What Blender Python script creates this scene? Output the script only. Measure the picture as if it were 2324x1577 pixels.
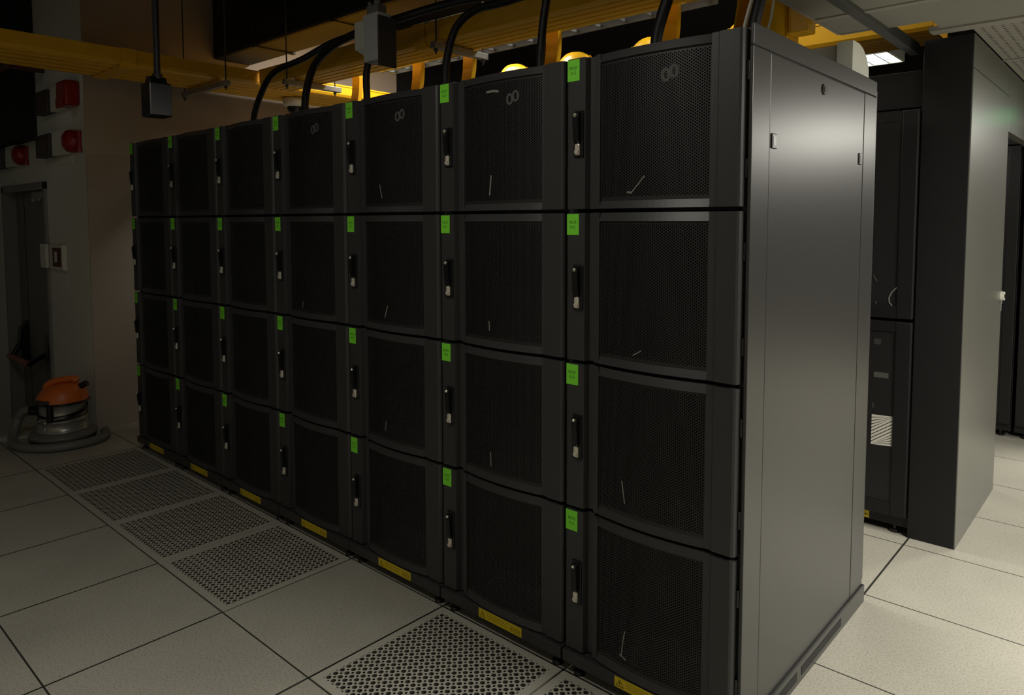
import bpy, bmesh, math, random
from mathutils import Vector, Matrix
random.seed(4)
PI = math.pi
S = bpy.context.scene
for o in list(bpy.data.objects): bpy.data.objects.remove(o, do_unlink=True)
COL = S.collection

# ------------------------------------------------------------------ camera
cam_d = bpy.data.cameras.new('camera'); cam = bpy.data.objects.new('camera', cam_d); COL.objects.link(cam)
yaw, pitch, roll = 2.3047, -0.0652, -0.0011
cam.location = (0.8402, -1.8452, 1.5013)
fw = Vector((math.cos(yaw)*math.cos(pitch), math.sin(yaw)*math.cos(pitch), math.sin(pitch)))
rt = fw.cross(Vector((0, 0, 1))).normalized(); up = rt.cross(fw)
rt2 = rt*math.cos(roll)+up*math.sin(roll); up2 = up*math.cos(roll)-rt*math.sin(roll)
cam.rotation_euler = Matrix((rt2, up2, -fw)).transposed().to_euler()
cam_d.sensor_fit = 'HORIZONTAL'; cam_d.sensor_width = 36
cam_d.lens = 1632.97/2324*36
cam_d.shift_y = -177.14/2324
cam_d.clip_start = 0.02; cam_d.clip_end = 60
S.camera = cam

# ------------------------------------------------------------------ world, lights, exposure
W = bpy.data.worlds.new('world'); S.world = W; W.use_nodes = True
W.node_tree.nodes['Background'].inputs[0].default_value = (0.9, 0.92, 1, 1)
W.node_tree.nodes['Background'].inputs[1].default_value = 0.006
S.view_settings.view_transform = 'Standard'; S.view_settings.look = 'None'
S.view_settings.exposure = 0.0; S.view_settings.gamma = 1.0
def area(name, loc, size, sizey, power, rot=(0, 0, 0), col=(1, .965, .86), spread=PI):
    d = bpy.data.lights.new(name, 'AREA'); d.shape = 'RECTANGLE'; d.size = size; d.size_y = sizey
    d.energy = power; d.color = col; d.spread = spread
    o = bpy.data.objects.new(name, d); COL.objects.link(o); o.location = loc; o.rotation_euler = rot
    return o
area('aisle_light_near', (2.0, 0.75, 2.29), 0.6, 1.2, 115)
area('aisle_light_far', (1.7, 4.9, 2.29), 0.6, 1.2, 110)
area('front_aisle_light', (-0.6, -1.45, 2.75), 0.5, 0.5, 15)
area('back_aisle_light', (-1.2, 1.72, 3.2), 1.2, 0.3, 14)
area('back_aisle_light_far', (-3.3, 1.75, 3.2), 1.2, 0.3, 48)
area('hot_aisle_light', (-0.8, 3.5, 2.57), 0.5, 0.34, 10)
area('door_side_light', (-4.2, -2.4, 3.3), 0.6, 0.6, 2.2)
el = bpy.data.lights.new('exit_sign_light', 'POINT'); el.energy = .14; el.color = (.1, 1, .3); el.shadow_soft_size = .06
eo = bpy.data.objects.new('exit_sign_light', el); COL.objects.link(eo); eo.location = (.40, 3.62, 2.16)

# ------------------------------------------------------------------ materials
def mat(name, col, rough=.5, metal=0.0, spec=.5, noise=0.0, nscale=60, bump=0.0, emit=None, estr=0.0, coat=0.0):
    m = bpy.data.materials.new(name); m.use_nodes = True
    nt = m.node_tree; b = nt.nodes['Principled BSDF']
    b.inputs['Base Color'].default_value = (*col, 1); b.inputs['Roughness'].default_value = rough
    b.inputs['Metallic'].default_value = metal; b.inputs['Specular IOR Level'].default_value = spec
    b.inputs['Coat Weight'].default_value = coat
    if emit:
        b.inputs['Emission Color'].default_value = (*emit, 1); b.inputs['Emission Strength'].default_value = estr
    tc = nt.nodes.new('ShaderNodeTexCoord')
    n = nt.nodes.new('ShaderNodeTexNoise'); n.inputs['Scale'].default_value = nscale; n.inputs['Detail'].default_value = 4
    nt.links.new(tc.outputs['Object'], n.inputs['Vector'])
    if noise:
        mx = nt.nodes.new('ShaderNodeMixRGB'); mx.blend_type = 'MIX'
        mx.inputs[1].default_value = (*[c*(1-noise) for c in col], 1); mx.inputs[2].default_value = (*[min(1, c*(1+noise)) for c in col], 1)
        nt.links.new(n.outputs['Fac'], mx.inputs[0]); nt.links.new(mx.outputs[0], b.inputs['Base Color'])
    if bump:
        bp = nt.nodes.new('ShaderNodeBump'); bp.inputs['Strength'].default_value = bump; bp.inputs['Distance'].default_value = .002
        nt.links.new(n.outputs['Fac'], bp.inputs['Height']); nt.links.new(bp.outputs[0], b.inputs['Normal'])
    return m
M = dict(
    black=mat('black_powder_coat', (.034, .0335, .034), .42, noise=.12, nscale=300, bump=.08),
    blackshade=mat('black_coat_shaded', (.011, .0108, .0115), .5, spec=.35, noise=.1, nscale=200),  # black coat darkened: weaker light on the rear cabinets is put into the colour
    blackmesh=mat('black_mesh_steel', (.013, .0125, .013), .5, noise=.1, nscale=200),
    inner=mat('rack_interior', (.004, .004, .004), .9),
    side=mat('charcoal_side_panel', (.036, .035, .033), .33, noise=.06, nscale=180, bump=.02),
    sidedark=mat('panel_shadow_gap', (.01, .01, .011), .6),
    handle=mat('black_plastic', (.006, .006, .007), .3),
    chrome=mat('nickel_lock', (.72, .66, .55), .3, metal=.35),
    green=mat('green_label', (.20, .72, .035), .55),
    ink=mat('green_label_ink', (.02, .13, .01), .6),
    yellow=mat('yellow_warning_label', (.66, .48, .008), .5, noise=.08, nscale=40),
    inkb=mat('black_ink', (.03, .02, .003), .6),
    inkt=mat('warning_label_print', (.42, .29, .01), .6),
    residue=mat('sticker_residue', (.085, .083, .076), .8),
    scratch=mat('scratch', (.20, .19, .165), .7),
    tray=mat('yellow_fibre_tray', (.80, .42, .012), .38, noise=.1, nscale=14),
    spill=mat('yellow_spillout', (.76, .42, .012), .35, noise=.06, nscale=20),
    cable=mat('black_cable', (.008, .008, .009), .5, noise=.3, nscale=150, bump=.4),
    duct=mat('black_duct', (.008, .008, .010), .7, noise=.2, nscale=6),
    steel=mat('galvanised_steel', (.33, .33, .32), .45, metal=.6, noise=.15, nscale=30),
    steeldark=mat('dark_steel', (.05, .048, .05), .5),
    greybox=mat('grey_metal_box', (.62, .63, .62), .5, noise=.15, nscale=25),
    whitebox=mat('white_plastic', (.80, .80, .70), .4),
    beigebox=mat('beige_plastic', (.55, .50, .43), .5),
    wallA=mat('white_wall_paint', (.74, .735, .665), .85, noise=.05, nscale=4),
    wallB=mat('beige_wall_paint', (.38, .32, .26), .85, noise=.05, nscale=4),
    dark=mat('black_paint', (.008, .008, .009), .8),
    doorgrey=mat('grey_door_paint', (.20, .20, .185), .5, noise=.05, nscale=8),
    doorframe=mat('door_frame_paint', (.25, .25, .23), .5),
    red=mat('red_plastic', (.30, .012, .010), .3),
    redbar=mat('faded_red_bar', (.40, .13, .13), .5),
    maroon=mat('dark_red_window', (.035, .008, .006), .25),
    brown=mat('reddish_brown_paint', (.12, .035, .022), .6),
    orange=mat('orange_plastic', (.72, .16, .025), .4),
    drum=mat('stainless_drum', (.42, .41, .36), .32, metal=.55, noise=.15, nscale=8),
    vgrey=mat('grey_plastic', (.17, .17, .155), .45),
    paper=mat('white_paper', (.72, .70, .62), .8),
    ceil=mat('grey_ceiling_tile', (.30, .295, .265), .75, noise=.12, nscale=5),
    frame=mat('grey_ceiling_frame', (.36, .35, .32), .6),
    beam=mat('dark_grey_beam', (.11, .115, .115), .55),
    contain=mat('grey_containment_panel', (.135, .132, .115), .32, noise=.04, nscale=60),
    glow=mat('lamp_tube', (.9, .93, 1), .5, emit=(.93, .97, 1), estr=5.0),
    lampgrey=mat('louvre', (.8, .82, .85), .4),
)
# floor: speckled pale laminate with dark tile edging every 0.6 m
def floor_mat():
    m = bpy.data.materials.new('raised_floor_tiles'); m.use_nodes = True
    nt = m.node_tree; N = nt.nodes; L = nt.links; b = N['Principled BSDF']
    geo = N.new('ShaderNodeNewGeometry'); sp = N.new('ShaderNodeSeparateXYZ'); L.new(geo.outputs['Position'], sp.inputs[0])
    def mth(op, a, bb=None, v=None):
        n = N.new('ShaderNodeMath'); n.operation = op
        if hasattr(a, 'is_linked'): L.new(a, n.inputs[0])
        else: n.inputs[0].default_value = a
        if bb is not None:
            if hasattr(bb, 'is_linked'): L.new(bb, n.inputs[1])
            else: n.inputs[1].default_value = bb
        return n.outputs[0]
    def line(ax, off, half):
        t = mth('ADD', sp.outputs[ax], 60*.6-off+.3)
        t = mth('MODULO', t, .6); t = mth('SUBTRACT', t, .3); t = mth('ABSOLUTE', t)
        return mth('LESS_THAN', t, half)
    lx = line(0, .008, .0042); ly = line(1, 0.0, .0030)
    ln = mth('MAXIMUM', lx, ly)
    n1 = N.new('ShaderNodeTexNoise'); n1.inputs['Scale'].default_value = 140; n1.inputs['Detail'].default_value = 3
    n2 = N.new('ShaderNodeTexNoise'); n2.inputs['Scale'].default_value = 2.2; n2.inputs['Detail'].default_value = 3
    L.new(geo.outputs['Position'], n1.inputs['Vector']); L.new(geo.outputs['Position'], n2.inputs['Vector'])
    r = N.new('ShaderNodeValToRGB'); L.new(n1.outputs['Fac'], r.inputs[0])
    r.color_ramp.elements[0].position = .33; r.color_ramp.elements[0].color = (.40, .375, .31, 1)
    r.color_ramp.elements[1].position = .52; r.color_ramp.elements[1].color = (.56, .535, .455, 1)
    mm = N.new('ShaderNodeMixRGB'); mm.blend_type = 'MULTIPLY'; mm.inputs[0].default_value = .35
    L.new(r.outputs[0], mm.inputs[1]); L.new(n2.outputs['Fac'], mm.inputs[2])
    mx = N.new('ShaderNodeMixRGB'); L.new(ln, mx.inputs[0]); L.new(mm.outputs[0], mx.inputs[1]); mx.inputs[2].default_value = (.035, .035, .028, 1)
    L.new(mx.outputs[0], b.inputs['Base Color']); b.inputs['Roughness'].default_value = .42
    return m
M['floor'] = floor_mat()
# perforated ceiling tile: rows of dark dots
def dots_mat():
    m = bpy.data.materials.new('perforated_ceiling_tile'); m.use_nodes = True
    nt = m.node_tree; N = nt.nodes; L = nt.links; b = N['Principled BSDF']
    geo = N.new('ShaderNodeNewGeometry'); mp = N.new('ShaderNodeMapping'); mp.inputs['Scale'].default_value = (28, 28, 0)
    L.new(geo.outputs['Position'], mp.inputs['Vector'])
    fr = N.new('ShaderNodeVectorMath'); fr.operation = 'FRACTION'; L.new(mp.outputs[0], fr.inputs[0])
    di = N.new('ShaderNodeVectorMath'); di.operation = 'DISTANCE'; L.new(fr.outputs[0], di.inputs[0]); di.inputs[1].default_value = (.5, .5, 0)
    lt = N.new('ShaderNodeMath'); lt.operation = 'LESS_THAN'; L.new(di.outputs['Value'], lt.inputs[0]); lt.inputs[1].default_value = .2
    mx = N.new('ShaderNodeMixRGB'); L.new(lt.outputs[0], mx.inputs[0]); mx.inputs[1].default_value = (.34, .33, .30, 1); mx.inputs[2].default_value = (.05, .05, .045, 1)
    L.new(mx.outputs[0], b.inputs['Base Color']); b.inputs['Roughness'].default_value = .6
    return m
M['dots'] = dots_mat()

# ------------------------------------------------------------------ mesh helpers
class MB:
    def __init__(s): s.v = []; s.f = []; s.m = []; s.sm = []
    def add(s, vs, fs, mi=0, smooth=False):
        k = len(s.v); s.v += [tuple(v) for v in vs]
        for f in fs: s.f.append([i+k for i in f]); s.m.append(mi); s.sm.append(smooth)
        return s
    def box(s, x0, x1, y0, y1, z0, z1, mi=0):
        vs = [(x, y, z) for z in (z0, z1) for y in (y0, y1) for x in (x0, x1)]
        return s.add(vs, [(0, 2, 3, 1), (4, 5, 7, 6), (0, 1, 5, 4), (2, 6, 7, 3), (0, 4, 6, 2), (1, 3, 7, 5)], mi)
    def bbox(s, x0, x1, y0, y1, z0, z1, b=.003, mi=0):
        bm = bmesh.new(); bmesh.ops.create_cube(bm, size=1)
        for v in bm.verts: v.co = ((x0+x1)/2+v.co.x*(x1-x0), (y0+y1)/2+v.co.y*(y1-y0), (z0+z1)/2+v.co.z*(z1-z0))
        bmesh.ops.bevel(bm, geom=bm.edges[:], offset=b, segments=2, profile=.5, affect='EDGES')
        bm.verts.index_update()
        s.add([v.co for v in bm.verts], [[v.index for v in f.verts] for f in bm.faces], mi); bm.free(); return s
    def prism(s, poly, axis, a, b, mi=0, smooth=False):
        # poly: list of 2-D points; extruded along axis from a to b
        n = len(poly)
        def P(p, t): return {'x': (t, p[0], p[1]), 'y': (p[0], t, p[1]), 'z': (p[0], p[1], t)}[axis]
        s.add([P(p, a) for p in poly]+[P(p, b) for p in poly],
              [tuple(range(n)), tuple(range(2*n-1, n-1, -1))], mi)
        s.add([P(p, a) for p in poly]+[P(p, b) for p in poly],
              [(i, (i+1) % n, n+(i+1) % n, n+i) for i in range(n)], mi, smooth); return s
    def tube(s, pts, r, n=12, mi=0, caps=True):
        pts = [Vector(p) for p in pts]; k0 = len(s.v); rr = r if hasattr(r, '__len__') else [r]*len(pts)
        prev = None; rings = []
        for i, p in enumerate(pts):
            t = (pts[min(i+1, len(pts)-1)]-pts[max(i-1, 0)]).normalized()
            if prev is None:
                a = Vector((0, 0, 1)) if abs(t.z) < .9 else Vector((1, 0, 0)); u = t.cross(a).normalized()
            else: u = (prev-t*prev.dot(t)).normalized()
            prev = u; w = t.cross(u)
            rings.append([p+(u*math.cos(2*PI*j/n)+w*math.sin(2*PI*j/n))*rr[i] for j in range(n)])
        vs = [v for rg in rings for v in rg]; fs = []
        for i in range(len(pts)-1):
            for j in range(n): fs.append((i*n+j, i*n+(j+1) % n, (i+1)*n+(j+1) % n, (i+1)*n+j))
        s.add(vs, fs, mi, True)
        if caps:
            s.add(rings[0], [tuple(range(n))[::-1]], mi); s.add(rings[-1], [tuple(range(n))], mi)
        return s
    def lathe(s, prof, c=(0, 0, 0), n=40, mi=0, sx=1, sy=1):
        vs = [(c[0]+r*math.cos(2*PI*j/n)*sx, c[1]+r*math.sin(2*PI*j/n)*sy, c[2]+z) for r, z in prof for j in range(n)]
        fs = [(i*n+j, i*n+(j+1) % n, (i+1)*n+(j+1) % n, (i+1)*n+j) for i in range(len(prof)-1) for j in range(n)]
        s.add(vs, fs, mi, True); return s
    def disc(s, c, r, ax, n=24, mi=0, t=.004):
        a = {'x': (t/2, 0, 0), 'y': (0, t/2, 0), 'z': (0, 0, t/2)}[ax]
        return s.tube([Vector(c)-Vector(a), Vector(c)+Vector(a)], r, n, mi)
    def build(s, name, mats, parent=None, off=(0, 0, 0), label=None):
        me = bpy.data.meshes.new(name); o3 = Vector(off)
        me.from_pydata([tuple(Vector(v)-o3) for v in s.v], [], s.f)
        for m in (mats if isinstance(mats, (list, tuple)) else [mats]): me.materials.append(m)
        me.polygons.foreach_set('material_index', s.m); me.polygons.foreach_set('use_smooth', s.sm)
        bm = bmesh.new(); bm.from_mesh(me); bmesh.ops.recalc_face_normals(bm, faces=bm.faces[:]) if s_recalc else None
        bm.to_mesh(me); bm.free(); me.update()
        o = bpy.data.objects.new(name, me); COL.objects.link(o)
        if parent: o.parent = parent
        if label: o['label'] = label
        return o
s_recalc = True
def tag(o, label=None, cat=None, group=None, kind=None):
    if label: o['label'] = label
    if cat: o['category'] = cat
    if group: o['group'] = group
    if kind: o['kind'] = kind
    return o
def thing(name, loc, label, cat, group=None, rz=0):
    o = bpy.data.objects.new(name, None); COL.objects.link(o); o.location = loc; o.rotation_euler = (0, 0, rz)
    o.empty_display_size = .1
    return tag(o, label, cat, group)
def place(o, loc):          # mesh built in world coordinates -> origin moved to loc
    d = Vector(loc)
    o.data.transform(Matrix.Translation(-d)); o.location = d; return o
def struct(mb, name, mats, label, cat='wall', loc=None):
    o = mb.build(name, mats)
    return tag(o, label, cat, kind='structure')
TXT = {}
def text_geo(mb, s, cx, cz, h, y, mi, sx=1.0):
    """letter shapes facing -y, centred on (cx, cz)"""
    if s not in TXT:
        cu = bpy.data.curves.new('t', 'FONT'); cu.body = s; cu.align_x = 'CENTER'; cu.size = 1; cu.resolution_u = 2
        o = bpy.data.objects.new('t', cu); COL.objects.link(o)
        bpy.context.view_layer.update()
        dg = bpy.context.evaluated_depsgraph_get(); me = bpy.data.meshes.new_from_object(o.evaluated_get(dg))
        TXT[s] = ([v.co.copy() for v in me.vertices], [tuple(p.vertices) for p in me.polygons])
        bpy.data.objects.remove(o); bpy.data.curves.remove(cu); bpy.data.meshes.remove(me)
    vs, fs = TXT[s]
    mb.add([(cx+v.x*h*sx, y, cz+v.y*h) for v in vs], fs, mi)

# ------------------------------------------------------------------ setting
GX = 0.008     # x offset of the tile grid
PERF = [(-1, 'a'), (-2, 'b'), (-4, 'c'), (-5, 'd'), (-6, 'e'), (-7, 'f')]      # cells left of grid line i*0.6
perf_cells = {p[0] for p in PERF}
fb = MB()
for i in range(-10, 8):
    for j in range(-6, 13):
        x0, x1, y0, y1 = GX+.6*i, GX+.6*(i+1), .6*j, .6*(j+1)
        if j == -1 and i in perf_cells: continue
        if x1 < -5.7: continue
        x0 = max(x0, -5.67)
        fb.add([(x0, y0, 0), (x1, y0, 0), (x1, y1, 0), (x0, y1, 0)], [(0, 1, 2, 3)], 0)
fb.box(-8.6, 5, -3.7, 7.9, -.50, -.45, 1)
fb.add([(-5.67, -3.6, 0), (-5.67, -3.6, -.45), (-5.67, 7.8, -.45), (-5.67, 7.8, 0)], [(0, 1, 2, 3)], 2)
floor = struct(fb, 'floor', [M['floor'], M['dark'], M['doorframe']], 'raised floor of pale speckled tiles with dark edges', 'floor')
# the wall with the door (faces -y) and the beige end wall (faces +x)
DX0, DX1, DZ = -7.03, -5.76, 1.83
b = MB(); b.box(-5.76, -4.848, -.05, .10, -.45, 3.6); b.box(-8.6, DX0, -.05, .10, -.45, 3.6); b.box(DX0, DX1, -.05, .10, DZ, 3.6)
struct(b, 'wall_left', M['wallA'], 'white wall with the exit door and the alarm sounders')
b = MB(); b.box(-4.98, -4.848, .10, 2.75, 0, 3.6); b.box(-4.848, -4.84, -.05, 2.75, 0, 3.6)
struct(b, 'wall_end', M['wallB'], 'beige end wall behind the far end of the rack row')
b = MB(); b.box(-8.6, 5, 7.8, 7.9, -.45, 3.6); b.box(-8.6, -4.98, .11, .2, -.45, 3.6); b.box(-5.1, -4.98, .2, 7.8, -.45, 3.6)
struct(b, 'wall_back', M['dark'], 'black far wall behind the rack rows')
b = MB(); b.box(-8.6, 5, -3.7, 7.9, 3.6, 3.7)
struct(b, 'ceiling', M['dark'], 'black ceiling void high above the trays', 'ceiling')
b = MB(); b.box(-8.6, 5, -3.8, -3.7, -.45, 3.6)
struct(b, 'wall_front', M['wallA'], 'pale wall across the front aisle')
b = MB(); b.box(-8.7, -8.6, -3.8, 7.9, -.45, 3.6)
struct(b, 'wall_far', M['wallA'], 'pale wall beyond the exit door landing')
# exit door in the left wall
d = thing('door_1', (-6.4, -.0, -.45), None, None); d['kind'] = 'structure'; d['label'] = 'grey steel exit door with a panic bar'
d['category'] = 'door'
o0 = (-6.4, 0, -.45)
b = MB(); b.bbox(DX0, DX0+.05, -.07, .09, -.45, DZ); b.bbox(DX1-.05, DX1, -.07, .09, -.45, DZ); b.bbox(DX0, DX1, -.07, .09, DZ-.06, DZ)
b.build('door_frame', M['doorframe'], d, o0)
b = MB(); b.bbox(DX0+.05, DX1-.05, .03, .075, -.44, DZ-.06); b.box(-6.735, -6.725, .0285, .032, -.44, DZ-.07, 1)
b.build('door_leaf', [M['doorgrey'], M['dark']], d, o0)
b = MB(); b.bbox(-6.27, -5.97, -.03, .03, 1.70, 1.765, .006); b.tube([(-6.2, -.03, 1.70), (-6.2, -.03, 1.68)], .02); b.tube([(-6.05, -.03, 1.70), (-6.05, -.03, 1.685)], .018)
b.build('door_closer', M['frame'], d, o0, label='pale grey door closer box')
pb = MB()
pb.tube([(-6.86, -.10, .30), (-6.30, -.10, .30)], .026, 14)
pbar = pb.build('panic_bar', M['redbar'], d, o0, label='faded red push bar')
for x in (-6.80, -6.0):
    b = MB(); b.prism([(.03, .62), (-.03, .55), (-.045, .42), (-.03, .28), (.03, .20)], 'x', x-.05, x+.05)
    b.tube([(x, -.02, .43), (x-.27 if x > -6.5 else x, -.10, .30)], .022)
    b.build('bar_bracket', M['handle'], pbar, o0, label='black bar bracket')

# ------------------------------------------------------------------ perforated floor tiles
def cellgrid(mb, xs, zs, w, h, r, n, fn, mi=0, stagger=False):
    pass
def perf_tile():
    mb = MB(); n = 20; brd = .03; p = (.592-2*brd)/n; r = .0090; K = 12
    h = .296; t = -.022
    def q(a, b_, c, d_): mb.add([(*a, 0), (*b_, 0), (*c, 0), (*d_, 0)], [(0, 1, 2, 3)])
    e = h-brd
    q((-h, -h), (h, -h), (h, -e), (-h, -e)); q((-h, e), (h, e), (h, h), (-h, h)); q((-h, -e), (-e, -e), (-e, e), (-h, e)); q((e, -e), (h, -e), (h, e), (e, e))
    sq = []
    for k in range(K):
        a = 2*PI*(k+.5)/K-PI/K; c, s_ = math.cos(a), math.sin(a); m = max(abs(c), abs(s_)); sq.append((c/m*p/2, s_/m*p/2, c*r, s_*r))
    for i in range(n):
        for j in range(n):
            cx, cy = -e+(i+.5)*p, -e+(j+.5)*p
            vs = [(cx+a[0], cy+a[1], 0) for a in sq]+[(cx+a[2], cy+a[3], 0) for a in sq]+[(cx+a[2], cy+a[3], t) for a in sq]
            fs = [(k, (k+1) % K, K+(k+1) % K, K+k) for k in range(K)]
            mb.add(vs, fs, 0)
            mb.add(vs, [(K+k, K+(k+1) % K, 2*K+(k+1) % K, 2*K+k) for k in range(K)], 1)
    for (x0, x1, y0, y1) in ((-h, h, -h, -h), (-h, h, h, h), (-h, -h, -h, h), (h, h, -h, h)):
        mb.add([(x0, y0, 0), (x1, y1, 0), (x1, y1, -.035), (x0, y0, -.035)], [(0, 1, 2, 3)], 0)
    return mb
M['tilemetal'] = mat('perforated_tile_laminate', (.46, .44, .375), .45, noise=.12, nscale=120)
M['holewall'] = mat('hole_edge', (.06, .055, .045), .7)
TL = {-1: 'perforated floor tile in front of the nearest rack, cut by the bottom of the photo',
      -2: 'perforated floor tile in front of the second nearest rack, beside a solid tile',
      -4: 'perforated floor tile beyond the solid tile, nearest of the far run of four',
      -5: 'perforated floor tile second in the far run of four, counted from the solid tile',
      -6: 'perforated floor tile third in the far run of four, counted from the solid tile',
      -7: 'perforated floor tile farthest along the rack row, near the vacuum cleaner'}
s_recalc = False
base = None
for i, _ in PERF:
    loc = (GX+.6*i+.3, -.3, .0)
    if base is None: base = o = perf_tile().build('perforated_floor_tile', [M['tilemetal'], M['holewall']])
    else: o = base.copy(); COL.objects.link(o)
    o.location = loc; tag(o, TL[i], 'floor tile', 'perforated floor tiles along the rack fronts')
s_recalc = True

# ------------------------------------------------------------------ racks
def bow(x): return .005-.020*(1-((x+.285)/.195)**2)
DH, DP = .4725, .485
OPX0, OPX1 = -.468, -.100        # mesh opening
def door_shell():
    mb = MB(); h = DH
    left = [(-.592, .030), (-.592, .002), (-.589, 0), (-.522, 0), (-.516, .020), (-.492, .020), (-.486, .004), (-.474, bow(-.474)-.001), (OPX0, bow(OPX0)), (OPX0, .030)]
    right = [(OPX1, .030), (OPX1, bow(OPX1)), (-.090, bow(-.09)-.001), (-.080, .004), (-.076, -.001), (-.072, -.001), (-.018, -.001), (-.012, .003), (-.008, .009), (-.008, .034), (-.04, .034)]
    mb.prism(left, 'z', -h, 0); mb.prism(right, 'z', -h, 0)
    N = 18; xs = [OPX0+(OPX1-OPX0)*k/N for k in range(N+1)]
    for za, zb, da, db in ((-.026, 0, -.0015, .008), (-h, -h+.026, -.0025, .007)):   # bars lean back at the top
        vs = []
        for x in xs: vs += [(x, bow(x)+da, za), (x, bow(x)+db, zb), (x, .030, zb), (x, .030, za)]
        mb.add(vs, [(4*k+q, 4*k+(q+1) % 4, 4*k+4+(q+1) % 4, 4*k+4+q) for k in range(N) for q in range(4)]+[(0, 1, 2, 3), (4*N+3, 4*N+2, 4*N+1, 4*N)])
    return mb
def door_mesh(nx=57, r=.0025):
    """bowed perforated sheet; columns of round holes, every other column shifted half a pitch"""
    mb = MB(); px = (OPX1-OPX0-.010)/nx; pz = .0083; nz = int((DH-.058)/pz); z0 = -DH/2-nz*pz/2; zt = z0+nz*pz
    def P(x, z): return (x, bow(x)+.006, z)
    xa, xb = OPX0+.005, OPX1-.005
    cor = [(px/2, pz/2), (-px/2, pz/2), (-px/2, -pz/2), (px/2, -pz/2)]
    hole = [(r*1.06*math.cos(2*PI*(k+.5)/8), r*math.sin(2*PI*(k+.5)/8)) for k in range(8)]
    F = [(0, 4+0, 4+1), (1, 4+2, 4+3), (2, 4+4, 4+5), (3, 4+6, 4+7),
         (0, 1, 4+2, 4+1), (1, 2, 4+4, 4+3), (2, 3, 4+6, 4+5), (3, 0, 4+0, 4+7)]
    for i in range(nx):
        xc = xa+(i+.5)*px; off = .5 if i % 2 else 0
        if off:
            for (u, v) in ((z0, z0+pz/2), (zt-pz/2, zt)):
                mb.add([P(xc-px/2, u), P(xc+px/2, u), P(xc+px/2, v), P(xc-px/2, v)], [(0, 1, 2, 3)])
        for j in range(nz-(1 if off else 0)):
            zc = z0+(j+.5+off)*pz
            mb.add([P(xc+a, zc+b_) for a, b_ in cor]+[P(xc+a, zc+b_) for a, b_ in hole], F)
    N = 16
    for (za, zb) in ((-DH+.020, z0), (zt, -.020)):
        xs = [OPX0+(OPX1-OPX0)*k/N for k in range(N+1)]
        for k in range(N): mb.add([P(xs[k], za), P(xs[k+1], za), P(xs[k+1], zb), P(xs[k], zb)], [(0, 1, 2, 3)])
    for (u, v) in ((OPX0-.004, xa), (xb, OPX1+.004)):
        mb.add([P(u, z0), P(v, z0), P(v, zt), P(u, zt)], [(0, 1, 2, 3)])
    return mb
def strip_on_mesh(mb, pts, w, mi=0, lift=.0012):
    """thin flat mark following the bowed mesh, pts = [(x, z)]"""
    for k in range(len(pts)-1):
        (x0, z0), (x1, z1) = pts[k], pts[k+1]; dx, dz = x1-x0, z1-z0; l = math.hypot(dx, dz) or 1; nx, nz = -dz/l*w/2, dx/l*w/2
        q = [(x0+nx, z0+nz), (x1+nx, z1+nz), (x1-nx, z1-nz), (x0-nx, z0-nz)]
        mb.add([(x, bow(x)+.006-lift, z) for x, z in q]+[(x, bow(x)+.0062, z) for x, z in q], [(0, 1, 2, 3), (0, 4, 5, 1), (1, 5, 6, 2), (2, 6, 7, 3), (3, 7, 4, 0)], mi)
CX, CY = -.3, .565            # rack centre relative to its front right corner
def OFF(z=0): return (CX, CY, z)
def rack_frame():
    mb = MB(); D = 1.125
    mb.bbox(-.597, -.575, .036, D, .045, 2.018, .002); mb.bbox(-.022, .0, .036, D, .045, 2.018, .002)
    mb.box(-.596, -.001, .034, D, 2.000, 2.020); mb.box(-.575, -.022, .022, D, .045, .07); mb.box(-.575, -.022, D-.02, D, .07, 2.0)
    mb.box(-.575, -.022, .30, .31, .07, 2.0, 1)
    for x in (-.56, -.06):   # 19 inch rails and equipment shelves seen dimly through the mesh
        mb.box(x, x+.025, .10, .12, .07, 2.0, 1)
    for k in (1, 2, 3):
        z = 2.016-DP*k+.005
        mb.box(-.575, -.022, .034, .30, z-.010, z, 1)
    return mb
def foot_geo(x, y):
    mb = MB(); mb.tube([(x, y, .012), (x, y, .05)], .009, 10); mb.tube([(x, y, 0), (x, y, .010), (x, y, .016)], [.020, .020, .012], 14)
    mb.tube([(x, y, .03), (x, y, .042)], .016, 6)
    return mb
def handle_geo():
    mb = MB(); z = -.165
    mb.bbox(-.5635, -.5265, -.006, .002, z-.145, z, .002)
    mb.prism([(-.006, z-.006), (-.020, z-.012), (-.022, z-.030), (-.017, z-.095), (-.006, z-.100)], 'x', -.557, -.536)
    return mb
def lock_geo():
    mb = MB(); z = -.165
    mb.box(-.5470, -.5440, -.0075, -.004, z-.11, z-.012)
    mb.bbox(-.5545, -.5365, -.014, -.005, z-.139, z-.103, .004); mb.tube([(-.5455, -.014, z-.128), (-.5455, -.017, z-.128)], .0075, 14)
    mb.tube([(-.5455, -.021, z-.012), (-.5455, -.026, z-.018)], .005, 10)
    return mb
def sticker(rk, row):
    mb = MB(); mb.box(-.592, -.545, -.0012, -.0002, -.070, -.003, 0)
    text_geo(mb, 'RACK', -.5685, -.034, .0145, -.0016, 1, .80); text_geo(mb, '%02d-%s' % (rk, 'DCBA'[row]), -.5685, -.050, .0145, -.0016, 1, .72)
    return mb
def hinge_geo(z):
    mb = MB(); mb.tube([(-.006, .024, z-.050), (-.006, .024, z)], .0065, 10); mb.box(-.014, -.001, .022, .034, z-.048, z-.002); return mb
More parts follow.
